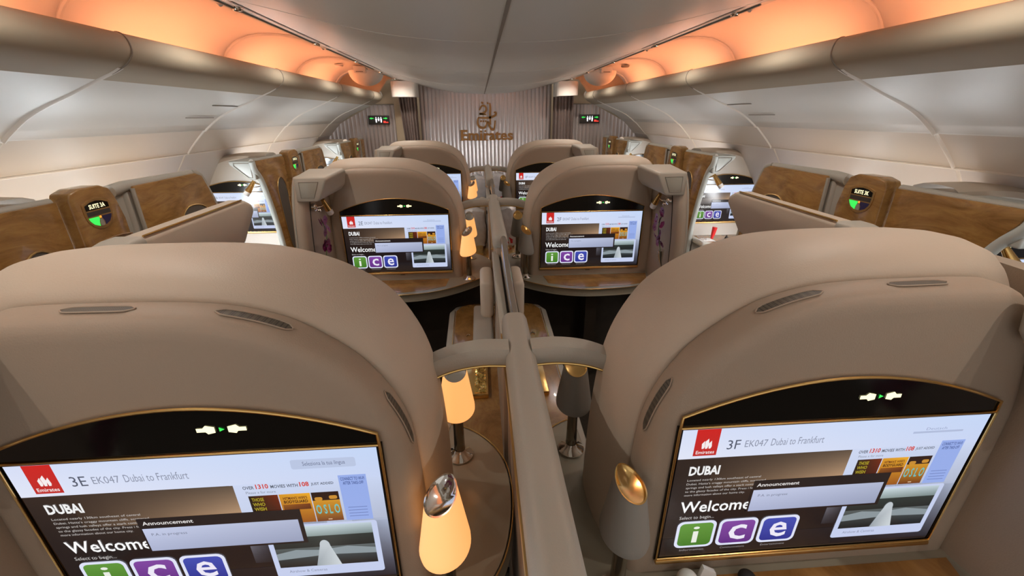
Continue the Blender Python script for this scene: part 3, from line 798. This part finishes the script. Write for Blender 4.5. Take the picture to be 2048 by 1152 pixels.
# ------------------------------------------------------------------ reading lamps and orchids on the wings
def reading_lamp(x, y, z, s, label):
    """x,y,z: mount point on a wall; s: side"""
    e = empty('reading_lamp', (x*s, y, z))
    link('mount', MB().tube([(x+.004, y, z), (x-.012, y, z), (x-.022, y, z)], [.026, .025, .012], 20), 'chrome', e, s)
    link('arm', MB().tube([(x-.015, y, z), (x-.035, y+.02, z-.002), (x-.040, y+.085, z+.004)], .0045, 8), 'chrome', e, s)
    link('knob', MB().ball((x-.035, y-.01, z-.016), .012), 'chrome', e, s)
    link('head', MB().tube([(x-.040, y+.060, z+.035), (x-.048, y+.110, z-.035)], [.012, .022], 16), 'gold', e, s)
    link('diffuser', MB().tube([(x-.048, y+.108, z-.034), (x-.052, y+.130, z-.064)], [.0215, .021], 16), 'frost', e, s)
    tag(e, label, 'reading lamp', 'reading lamps')
def orchid(x, y, z, s, label, dim=False, seed=1):
    e = empty('orchid_vase', (x*s, y, z))
    rnd = random.Random(seed)
    link('vase', MB().tube([(x+.030, y+.0, z), (x+.018, y+.003, z+.05), (x+.010, y, z+.12)], [.004, .012, .021], 14), 'chrome', e, s)
    st = crom([(x+.012, y, z+.10), (x-.01, y+.01, z+.2), (x-.015, y+.02, z+.30), (x-.005, y-.01, z+.37)], 4)
    link('stem', MB().tube(st, .0025, 6), 'green_stem', e, s)
    for k in range(14):
        c = Vector(st[3+k % (len(st)-3)])+Vector((rnd.uniform(-.03, .012), rnd.uniform(-.035, .035), rnd.uniform(-.02, .02)))
        mb = MB(); R0 = Matrix.Rotation(rnd.uniform(0, 6), 3, 'X') @ Matrix.Rotation(rnd.uniform(-.6, .6), 3, 'Z')
        for q in range(5):
            a = 2*PI*q/5; L = .026
            pts = []
            for (t, w) in ((.08, .2), (.45, .55), (.85, .42), (1, 0), (.85, -.42), (.45, -.55), (.08, -.2)):
                v = Vector((-.004*t*t*8*.2, math.cos(a)*t*L-math.sin(a)*w*L, math.sin(a)*t*L+math.cos(a)*w*L))
                pts.append(c+R0 @ v+Vector((-.004*(1-t), 0, 0)))
            mb.add(pts, [tuple(range(7))])
        mb.ball(tuple(c+Vector((-.004, 0, 0))), .004, n=5)
        link('blossom', mb, 'petal', e, s, recalc=False)
    tag(e, label, 'orchid', 'orchids in wall vases')
for row in (3, 2, 1):
    for s in (-1, 1):
        y0 = ROWS[row]; sd = SIDE[s]
        reading_lamp(1.112, y0-.20, 1.325, s, 'gold and chrome reading lamp on the %s wing of the centre seats, %s' % (sd, NEAR[row]))
        orchid(1.068, y0-.245, .89, s, 'purple orchid in a slim wall vase on the %s wing wall, %s' % (sd, NEAR[row]), seed=row*3+s)

# ------------------------------------------------------------------ centre divider
def divider(row):
    y0 = ROWS[row]
    e = empty('centre_divider', (0, y0, 0))
    ya, yb = y0-.74, y0+.535
    if row == 3: ya = -.5
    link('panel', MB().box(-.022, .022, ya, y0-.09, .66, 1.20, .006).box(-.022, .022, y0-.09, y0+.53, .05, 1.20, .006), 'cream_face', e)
    # padded top rail
    bm = bmesh.new(); bmesh.ops.create_cube(bm, size=1)
    for v in bm.verts: v.co = Vector((v.co.x*.080, (ya+yb)/2+v.co.y*(yb-ya), 1.225+v.co.z*.085))
    bmesh.ops.bevel(bm, geom=bm.edges[:], offset=.030, segments=5, profile=.5, affect='EDGES')
    tr = link('top_rail', MB().frombm(bm), 'grey_trim', e)
    link('side_piping', MB().tube([(-.0405, ya+.02, 1.19), (-.0405, yb-.02, 1.19)], .003, 6).tube([(.0405, ya+.02, 1.19), (.0405, yb-.02, 1.19)], .003, 6), 'gold_dull', tr)
    # lower folding part toward the aisle end, with a glossy rail
    if row != 3:
        c = ya
        link('lower_rail', MB().box(-.043, -.008, c-.90, c+.06, 1.10, 1.165, .008), 'grey_trim', e)
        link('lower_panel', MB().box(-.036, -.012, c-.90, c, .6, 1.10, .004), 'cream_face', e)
        pts = [(.016, c+.07, 1.262), (.016, c+.02, 1.262), (.016, c-.06, 1.250), (.016, c-.2, 1.225), (.016, c-.5, 1.20), (.016, c-.90, 1.195)]
        rows = []
        for p in crom(pts, 4):
            x, y, z = p
            rows.append([(x-.016, y, z-.30), (x-.016, y, z-.014), (x-.010, y, z-.003), (x, y, z), (x+.010, y, z-.003), (x+.016, y, z-.014), (x+.016, y, z-.30)])
        link('sliding_screen', MB().grid(rows, closev=True), 'gloss_rail', e)
        link('dark_slot', MB().box(-.009, .001, c-.90, c+.05, 1.0, 1.15), 'dark', e)
        link('joint_band', MB().box(-.048, -.038, c+.06, c+.068, 1.172, 1.180, .001), 'gold_dull', e)
        link('joint_band', MB().box(.038, .048, c+.06, c+.068, 1.172, 1.180, .001), 'gold_dull', e)
        for sx in (-1, 1):
            link('padded_headrest', MB().box(.045, .112, c-.16, c+.10, .87, 1.07, .024, 3), 'cream', e, sx)
    else:
        pass
    # curved cross beams to both seat shells
    for sx in (-1, 1):
        pts = crom([(.030, y0+.31, 1.243), (.10, y0+.315, 1.243), (.17, y0+.31, 1.236), (.225, y0+.30, 1.222), (.262, y0+.29, 1.205)], 5)
        rows = []
        for i, (x, y, z) in enumerate(pts):
            sec = [(-.029, -.024), (-.034, -.016), (-.034, .008), (-.026, .022), (-.010, .026), (.026, .026), (.034, .016), (.034, -.018), (.029, -.024)]
            rows.append([(x, y+a, z+b) for a, b in sec])
        mb = MB().grid(rows, closev=True); mb.add(rows[-1], [tuple(range(9))]); mb.add(rows[0], [tuple(range(9))])
        b = link('cross_beam', mb, 'grey_trim', e, sx)
        link('gold_trim', MB().tube([(x, y-.031, z-.025) for x, y, z in pts], .0035, 8), 'gold', b, sx)
    tag(e, 'cream padded divider between the centre seats with gold-edged cross beams, %s' % NEAR[row], 'seat divider', 'centre dividers')
mat('gloss_rail', (.33, .27, .22), .18, .5, coat=.5)
for r in (3, 2, 1): divider(r)

# ------------------------------------------------------------------ consoles between seats (one per pair, toward the camera side of the desk)
def console(row, label):
    y0 = ROWS[row]; a, b = y0-1.62, y0-.10
    e = empty('centre_console', (0, (a+b)/2, 0))
    link('body', MB().prism([(-.31, a), (.31, a), (.33, b-.12), (.29, b-.03), (.22, b), (-.22, b), (-.29, b-.03), (-.33, b-.12)], 'z', .02, .60, .012), 'grey_trim', e)
    tp = link('wood_top', MB().prism([(-.27, a+.02), (.27, a+.02), (.285, b-.13), (.25, b-.05), (.20, b-.025), (-.20, b-.025), (-.25, b-.05), (-.285, b-.13)], 'z', .598, .612, .005), 'wood', e)
    for sx in (-1, 1):
        link('gold_edge', MB().tube([(.276, a+.03, .612), (.29, b-.13, .612)], .003, 6), 'gold', tp, sx)
        link('armrest', MB().box(.045, .165, b-.62, b-.12, .600, .650, .018, 3), 'grey_trim', e, sx)
        lt = link('latch', MB().tube([(.195+.012*math.cos(t/6*PI), b-.50+.02*math.sin(t/6*PI), .616) for t in range(7)], .003, 6), 'chrome', e, sx)
        # raised mirror lid
        ym = b-.86
        lid = link('mirror_tray', MB().box(.085, .20, ym-.26, ym+.10, .612, .640, .006), 'gold', e, sx)
        link('mirror', MB().box(.095, .15, ym-.25, ym+.09, .6405, .643), 'mirror_gold' if sx < 0 else 'chrome', lid, sx)
        link('flap', MB().add([(.165, ym+.12, .614), (.215, ym+.17, .66), (.15, ym+.22, .655), (.125, ym+.15, .614)], [(0, 1, 2, 3)]).add([(.165, ym+.123, .612), (.215, ym+.173, .657), (.15, ym+.223, .652), (.125, ym+.153, .612)], [(0, 1, 2, 3)]), 'dark', e, sx)
    tag(e, label, 'console', 'centre consoles')
mt = mat('mirror_gold', (.9, .65, .2), .12, 1.0)
nt = mt.node_tree; n1 = nt.nodes.new('ShaderNodeTexNoise'); n1.inputs['Scale'].default_value = 25
bp = nt.nodes.new('ShaderNodeBump'); bp.inputs['Strength'].default_value = .9; bp.inputs['Distance'].default_value = .02
tcn = nt.nodes.new('ShaderNodeTexCoord'); nt.links.new(tcn.outputs['Object'], n1.inputs['Vector'])
nt.links.new(n1.outputs['Fac'], bp.inputs['Height']); nt.links.new(bp.outputs[0], nt.nodes['Principled BSDF'].inputs['Normal'])
console(2, 'wood topped centre console with grey armrests and gold trays, just beyond the nearest cross beams')
console(1, 'wood topped centre console behind the middle row divider')

# ------------------------------------------------------------------ aisle doors of the centre suites
for r in (3, 2):
    for s in (-1, 1):
        o = ROWS[r]-.7115
        e = empty('suite_door', (1.26*s, o+1.75, 0))
        pl = [(o+1.40, 1.465), (o+2.17, 1.470), (o+2.235, 1.44), (o+2.245, 1.40), (o+2.10, 1.275), (o+2.0, 1.255), (o+1.40, 1.275), (o+1.385, 1.37)]
        link('padded_rail', MB().prism(pl, 'x', 1.225, 1.315, .020, 3), 'cream', e, s)
        link('end_cap', MB().prism([(o+1.30, 1.40), (o+1.33, 1.455), (o+1.43, 1.473), (o+1.50, 1.473), (o+1.50, 1.27), (o+1.30, 1.27)], 'x', 1.215, 1.325, .022, 3), 'grey_trim', e, s)
        link('gold_line', MB().tube([(1.232, o+1.50, 1.468), (1.232, o+2.15, 1.471)], .0035, 8), 'gold', e, s)
        link('door_panel', MB().prism([(o+1.32, .06), (o+1.32, 1.28), (o+2.0, 1.27), (o+2.07, 1.2), (o+2.12, .06)], 'x', 1.245, 1.295, .008), 'wood', e, s)
        link('speaker_mesh', MB().prism([(o+1.5, .8), (o+1.5, 1.1), (o+1.6, 1.22), (o+1.9, 1.22), (o+1.98, 1.1), (o+1.98, .8), (o+1.9, .7), (o+1.6, .7)], 'x', 1.240, 1.247, .002), 'speaker_mesh', e, s)
        tag(e, 'cream padded door top with thin gold line, %s of the centre seats, %s' % (SIDE[s], 'nearer the camera' if r == 3 else 'farther from the camera'), 'suite door', 'centre suite doors')

# ------------------------------------------------------------------ side suites
XA = 1.80
def side_suite(row, s):
    y0 = ROWS[row]; sd = SIDE[s]; letter = 'A' if s < 0 else 'K'; seat = '%d%s' % (row, letter)
    g = y0+1.30                    # the lit name post
    # ---- console shell with screen
    ys = y0+.87
    e = empty('window_seat_console', (2.12*s, ys+.1, 0))
    pin = crom([(1.852, 1.517), (1.95, 1.520), (2.10, 1.515), (2.22, 1.49), (2.31, 1.44), (2.375, 1.36), (2.41, 1.27), (2.43, 1.1), (2.45, .75)], 4)
    pout = crom([(1.852, 1.557), (1.95, 1.560), (2.12, 1.555), (2.25, 1.525), (2.35, 1.47), (2.42, 1.38), (2.455, 1.27), (2.475, 1.1), (2.495, .75)], 4)
    rows = []
    for k, dy in ((0, 0), (.05, .0), (.55, .005), (.9, .03), (1, .08), (.95, .16), (.6, .20), (0, .22)):
        rows.append([(lerp(a[0], b[0], k), ys+.06+dy, lerp(a[1], b[1], k)) for a, b in zip(pin, pout)])
    mb = MB().grid(rows); mb.add(rows[-1]+[(1.852, ys+.28, .75)], [tuple(range(len(pin)+1))])
    link('shell_arch', mb, 'cream', e, s)
    mb = MB(); mb.add([(x, ys+.062, z) for x, z in pin]+[(1.852, ys+.062, .75)], [tuple(range(len(pin)+1))])
    link('front_shell', mb, 'wall_pale', e, s)
    monitor(e, seat, False, 2.135*s, 1.245, .55, .330, lambda z: ys+.058, rise=.095, tip=.035, lite=True)
    link('desk', MB().prism([(1.85, ys+.06), (2.47, ys+.06), (2.47, ys-.20), (2.2, ys-.27), (1.95, ys-.26), (1.85, ys-.20)], 'z', .735, .785, .012), 'wall_pale', e, s)
    link('wood_inlay', MB().prism([(1.88, ys+.03), (2.42, ys+.03), (2.42, ys-.16), (2.2, ys-.22), (1.95, ys-.21), (1.88, ys-.17)], 'z', .784, .788), 'wood_desk', e, s)
    link('front_panel', MB().box(1.86, 2.48, ys+.0, ys+.26, .02, .735), 'grey_trim', e, s)
    tag(e, 'window seat console %s with lit screen and wooden desk, %s side of the cabin' % (seat, sd), 'seat console', 'window seat consoles')
    # ---- wall along the aisle
    w = empty('suite_wall', (XA*s, g, 0))
    T = .045
    pa = [(g-.66, 1.515), (g-.64, 1.525), (g-.14, 1.522), (g-.14, .04), (g-.38, .04), (g-.42, .72), (g-.47, 1.05), (g-.56, 1.35), (g-.64, 1.47)]
    link('wood_panel', MB().prism(pa, 'x', XA+.002, XA+T, .004), 'wood', w, s)
    edge = [(XA+.022, g-.67, 1.52), (XA+.022, g-.655, 1.46), (XA+.022, g-.575, 1.35), (XA+.022, g-.485, 1.05), (XA+.022, g-.435, .72), (XA+.022, g-.395, .04)]
    link('edge_trim', MB().tube(crom(edge, 5), .022, 12), 'edge_pale', w, s)
    link('top_roll', MB().tube([(XA+.03, g-.66, 1.523), (XA+.03, g-.14, 1.521)], .017, 12), 'grey_trim', w, s)
    link('far_trim', MB().tube([(XA+.022, g-.148, .04), (XA+.022, g-.148, 1.49), (XA+.022, g-.155, 1.515)], .020, 12), 'grey_trim', w, s)
    sh = crom([(g-.33, .80), (g-.36, 1.0), (g-.38, 1.2), (g-.37, 1.30), (g-.32, 1.355), (g-.26, 1.35), (g-.21, 1.28), (g-.19, 1.1), (g-.18, .85), (g-.22, .74), (g-.29, .72)], 3)
    mp = link('speaker_mesh', MB().prism(sh, 'x', XA-.001, XA+.004), 'speaker_mesh', w, s)
    link('gold_rim', MB().tube([(XA-.001, a, b) for a, b in sh], .004, 6, closed=True), 'gold_dull', mp, s)
    # inner storage box
    bx = link('storage_box', MB().prism([(XA+.02, 1.385), (XA+.06, 1.385), (XA+.20, 1.50), (XA+.20, 1.525), (XA+.02, 1.525)], 'y', g-.66, g-.30, .008, 3), 'edge_pale', w, s)
    trp = [(XA+.045, 1.40), (XA+.075, 1.405), (XA+.165, 1.49), (XA+.165, 1.508), (XA+.045, 1.508)]
    link('inset_panel', MB().tube([(x, g-.662, z) for x, z in trp], .0025, 6, closed=True), 'seam', bx, s)
    # ---- the name post
    p = empty('name_post', ((XA-.01)*s, g, 0))
    top = [(g-.12, .04), (g-.12, 1.525), (g-.11, 1.548), (g-.06, 1.563), (g+.05, 1.563), (g+.095, 1.545), (g+.115, 1.50), (g+.135, 1.40), (g+.14, .04)]
    link('wood_body', MB().prism(top, 'x', XA-.03, XA+.05, .008, 3), 'wood', p, s)
    link('ledge', MB().tube(crom([(XA-.032, g-.115, 1.315), (XA-.034, g-.04, 1.332), (XA-.034, g+.06, 1.335), (XA-.032, g+.135, 1.325)], 5), .004, 6), 'wood_desk', p, s)
    xe = XA-.0335
    # emblem, u to the right as read, v up; right means +Y on the left wall, -Y on the right wall
    dirn = 1 if s < 0 else -1
    uc, vc = g-.005, 1.452
    def E_(pts, x): return [(x, uc+dirn*u, vc+v) for u, v in pts]
    top_ = [(-.072, .045), (-.035, .058), (0, .062), (.035, .058), (.072, .045)]
    bot_ = [(.072, .0), (.066, -.028), (.048, -.052), (.022, -.066), (0, -.070), (-.022, -.066), (-.048, -.052), (-.066, -.028), (-.072, .0)]
    out_ = top_+bot_
    em = link('emblem', MB().prism([(uc+dirn*u, vc+v) for u, v in out_], 'x', xe, xe+.004), 'gold_dull', p, s)
    def sub(nm, pts, mt_, dx=.0008, lab=None):
        o = link(nm, MB().add(E_([(a_*.93, b_*.93) for a_, b_ in pts], xe-dx), [tuple(range(len(pts)))]), mt_, p, s, recalc=False)
        return o
    sub('name_field', [(-.066, .040), (-.033, .052), (0, .056), (.033, .052), (.066, .040), (.066, .017), (-.066, .017)], 'black_gloss')
    sub('status_bar', [(-.066, .011), (.066, .011), (.066, -.010), (-.066, -.010)], 'sign_dark')
    sub('green_field', [(-.066, -.016), (-.008, -.016), (-.008, -.028), (-.014, -.040), (-.016, -.060), (-.045, -.048), (-.060, -.030)], 'glyph_green')
    sub('blue_field', [(.008, -.016), (.066, -.016), (.060, -.030), (.045, -.048), (.016, -.060), (.016, -.040), (.008, -.028)], 'glyph_blue')
    sub('bell_field', [(-.007, -.028), (.007, -.028), (.012, -.042), (.012, -.060), (-.012, -.060), (-.012, -.042)], 'inlay_grey')
    sub('amber_dot', [(-.005, -.014), (.005, -.014), (.005, -.024), (-.005, -.024)], 'glyph_amber')
    vs, fs = text2d('SUITE '+seat, .02)
    mb = MB().add([(xe-.0014, uc+dirn*lerp(-.042, .042, a), vc+lerp(.021, .040, b)) for a, b in vs], fs)
    link('name_text', mb, 'glyph_light', p, s, recalc=False)
    tag(p, 'wooden post with lit gold shield reading SUITE %s, %s aisle' % (seat, sd), 'name post', 'suite name posts')
    tag(w, 'wood veneer aisle wall of suite %s with pale edge trim, %s side' % (seat, sd), 'suite wall', 'window suite walls')
    # ---- door leaf beyond the post
    d = empty('suite_door', ((XA+.02)*s, g+.5, 0))
    link('grey_leaf', MB().box(XA+.035, XA+.06, g+.145, g+.50, .04, 1.513, .004), 'grey_trim', d, s)
    pb = [(g+.27, .05), (g+.27, 1.525), (g+.77, 1.528), (g+.83, 1.505), (g+.87, 1.42), (g+.92, 1.28), (g+1.0, .9), (g+1.04, .05)]
    link('wood_panel', MB().prism(pb, 'x', XA-.005, XA+.035, .006), 'wood', d, s)
    link('near_roll', MB().tube([(XA+.045, g+.265, .04), (XA+.045, g+.265, 1.49), (XA+.045, g+.265, 1.515)], [.03, .03, .02], 12).tube([(XA+.0, g+.265, .04), (XA+.0, g+.265, 1.515)], .010, 8), 'grey_trim', d, s)
    link('top_roll', MB().tube([(XA+.035, g+.17, 1.515), (XA+.035, g+.25, 1.525), (XA+.022, g+.77, 1.528)], [.030, .028, .018], 12), 'grey_trim', d, s)
    edge = [(XA+.018, g+.78, 1.53), (XA+.018, g+.845, 1.505), (XA+.018, g+.885, 1.42), (XA+.018, g+.935, 1.28), (XA+.018, g+1.015, .9), (XA+.018, g+1.055, .05)]
    link('far_trim', MB().tube(crom(edge, 5), .016, 10), 'grey_trim', d, s)
    sh = crom([(g+.50, .85), (g+.51, 1.1), (g+.535, 1.27), (g+.60, 1.345), (g+.69, 1.355), (g+.78, 1.325), (g+.84, 1.24), (g+.86, 1.05), (g+.86, .85), (g+.78, .76), (g+.58, .76)], 3)
    mp = link('speaker_mesh', MB().prism(sh, 'x', XA-.009, XA-.004), 'speaker_mesh', d, s)
    link('gold_rim', MB().tube([(XA-.008, a, b) for a, b in sh], .005, 6, closed=True), 'gold_dull', mp, s)
    tag(d, 'wood suite door leaf with oval speaker mesh beyond the SUITE %s post' % seat, 'suite door', 'window suite doors')
    # ---- reading lamp on the inside of the wall
    lx = XA+.05
    q = empty('reading_lamp', (lx*s, g-.56, 1.33))
    link('mount', MB().tube([(lx, g-.50, 1.315), (lx+.02, g-.50, 1.315)], .022, 16), 'chrome', q, s)
    link('arm', MB().tube([(lx+.015, g-.50, 1.315), (lx+.05, g-.56, 1.315)], .004, 8), 'chrome', q, s)
    link('head', MB().tube([(lx+.035, g-.57, 1.365), (lx+.085, g-.60, 1.285)], [.013, .024], 16), 'gold', q, s)
    link('diffuser', MB().tube([(lx+.085, g-.60, 1.286), (lx+.102, g-.61, 1.26)], [.023, .022], 16), 'frost', q, s)
    tag(q, 'gold reading lamp inside window suite %s, just below the pale storage box' % seat, 'reading lamp', 'reading lamps')
mat('edge_pale', (.50, .52, .49), .35)
for row in (3, 2, 1):
    for s in (-1, 1): side_suite(row, s)

# ------------------------------------------------------------------ wrapped bedding stowed between the centre seats
def bag(x, y, z, w, d, h, label, red, seed):
    e = empty('wrapped_bedding', (x, y, z)); rnd = random.Random(seed)
    bm = bmesh.new(); bmesh.ops.create_cube(bm, size=1); bmesh.ops.subdivide_edges(bm, edges=bm.edges[:], cuts=7, use_grid_fill=True)
    for v in bm.verts:
        c = v.co; L = max(abs(c.x), abs(c.y), abs(c.z)); r = c.length
        c2 = c*(.5/r)*(.62)+c*.5
        v.co = Vector((x+c2.x*w, y+c2.y*d, z+h/2+c2.z*h))+Vector((rnd.gauss(0, .004), rnd.gauss(0, .004), rnd.gauss(0, .004)))
    link('plastic_wrap', MB().frombm(bm), 'plastic_bag', e)
    link('tied_neck', MB().tube([(x, y, z+h*.80), (x+.012, y, z+h*.98), (x+.03, y-.01, z+h*1.10)], [.05, .022, .045], 10), 'plastic_bag', e)
    if red: link('red_tag', MB().box(x-w*.28, x+w*.28, y-d*.5-.006, y-d*.5+.010, z+h*.12, z+h*.34, .004), 'bag_red', e)
    tag(e, label, 'wrapped bedding', 'plastic wrapped bedding')
bag(-.155, 4.25, .614, .20, .24, .38, 'grey plastic wrapped bedding left of the middle divider, seen under its beam', False, 1)
bag(.155, 4.25, .614, .18, .24, .40, 'clear plastic wrapped bedding with red tag right of the middle divider', True, 2)
bag(-.14, 6.3, .62, .22, .24, .42, 'grey plastic wrapped bedding left of the farthest divider', False, 3)
bag(.15, 6.3, .62, .20, .24, .44, 'clear plastic wrapped bedding with red tag right of the farthest divider', True, 4)
for k, (y, nm) in enumerate(((6.3, 'farthest'),)):
    o = link('storage_bench', MB().box(-.32, .32, y-.18, y+.2, .02, .62, .015), 'grey_trim', None, loc=(0, y, .02))
    tag(o, 'low grey bench under the wrapped bedding at the %s divider' % nm, 'bench')

# ------------------------------------------------------------------ small things on the desks
b = link('earphone_case', MB().ball((.378, .676, .7925), .0250, .0250, .0250), 'paper', None, loc=(.378, .68, .7675))
tag(b, 'small white round case at the bottom edge, on the desk below screen 3F', 'case')
b = link('paper_packet', MB().prism([(.408, .7680), (.462, .7680), (.452, .800), (.418, .822)], 'y', .682, .694, .002), 'paper', None, loc=(.43, .688, .768))
tag(b, 'folded white paper packet on the desk below screen 3F', 'paper packet')
b = link('dark_knob', MB().ball((.530, .676, .784), .021, .021, .017), 'dark', None, loc=(.53, .676, .767))
tag(b, 'small dark round knob on the desk below screen 3F', 'knob')
ys = ROWS[2]+.87
b = link('red_tube', MB().tube([(1.985, ys-.10, .7895), (1.992, ys-.10, .83), (2.0, ys-.10, .895)], [.010, .017, .022], 12), 'red', None, loc=(1.985, ys-.10, .788))
tag(b, 'red squeeze tube standing on the desk of suite 2K', 'tube')
rnd = random.Random(5); mb = MB(); rows = []
for i in range(12):
    rows.append([(1.85+.13*i/11, ys-.19+.10*j/9, .790+.022*rnd.random()*math.sin(PI*i/11)*math.sin(PI*j/9)) for j in range(10)])
b = link('crumpled_cloth', mb.grid(rows), 'paper', None, loc=(1.9, ys-.15, .788), recalc=False)
tag(b, 'crumpled white cloth on the desk of suite 2K', 'cloth')
b = link('small_bottle', MB().lathe([(0, 0), (.014, 0), (.015, .02), (.008, .03), (.006, .04), (0, .04)], (2.10, ys-.14, .7885), 12), 'dark', None, loc=(2.10, ys-.14, .7885))
tag(b, 'tiny dark bottle on the wooden desk of suite 2K', 'bottle')
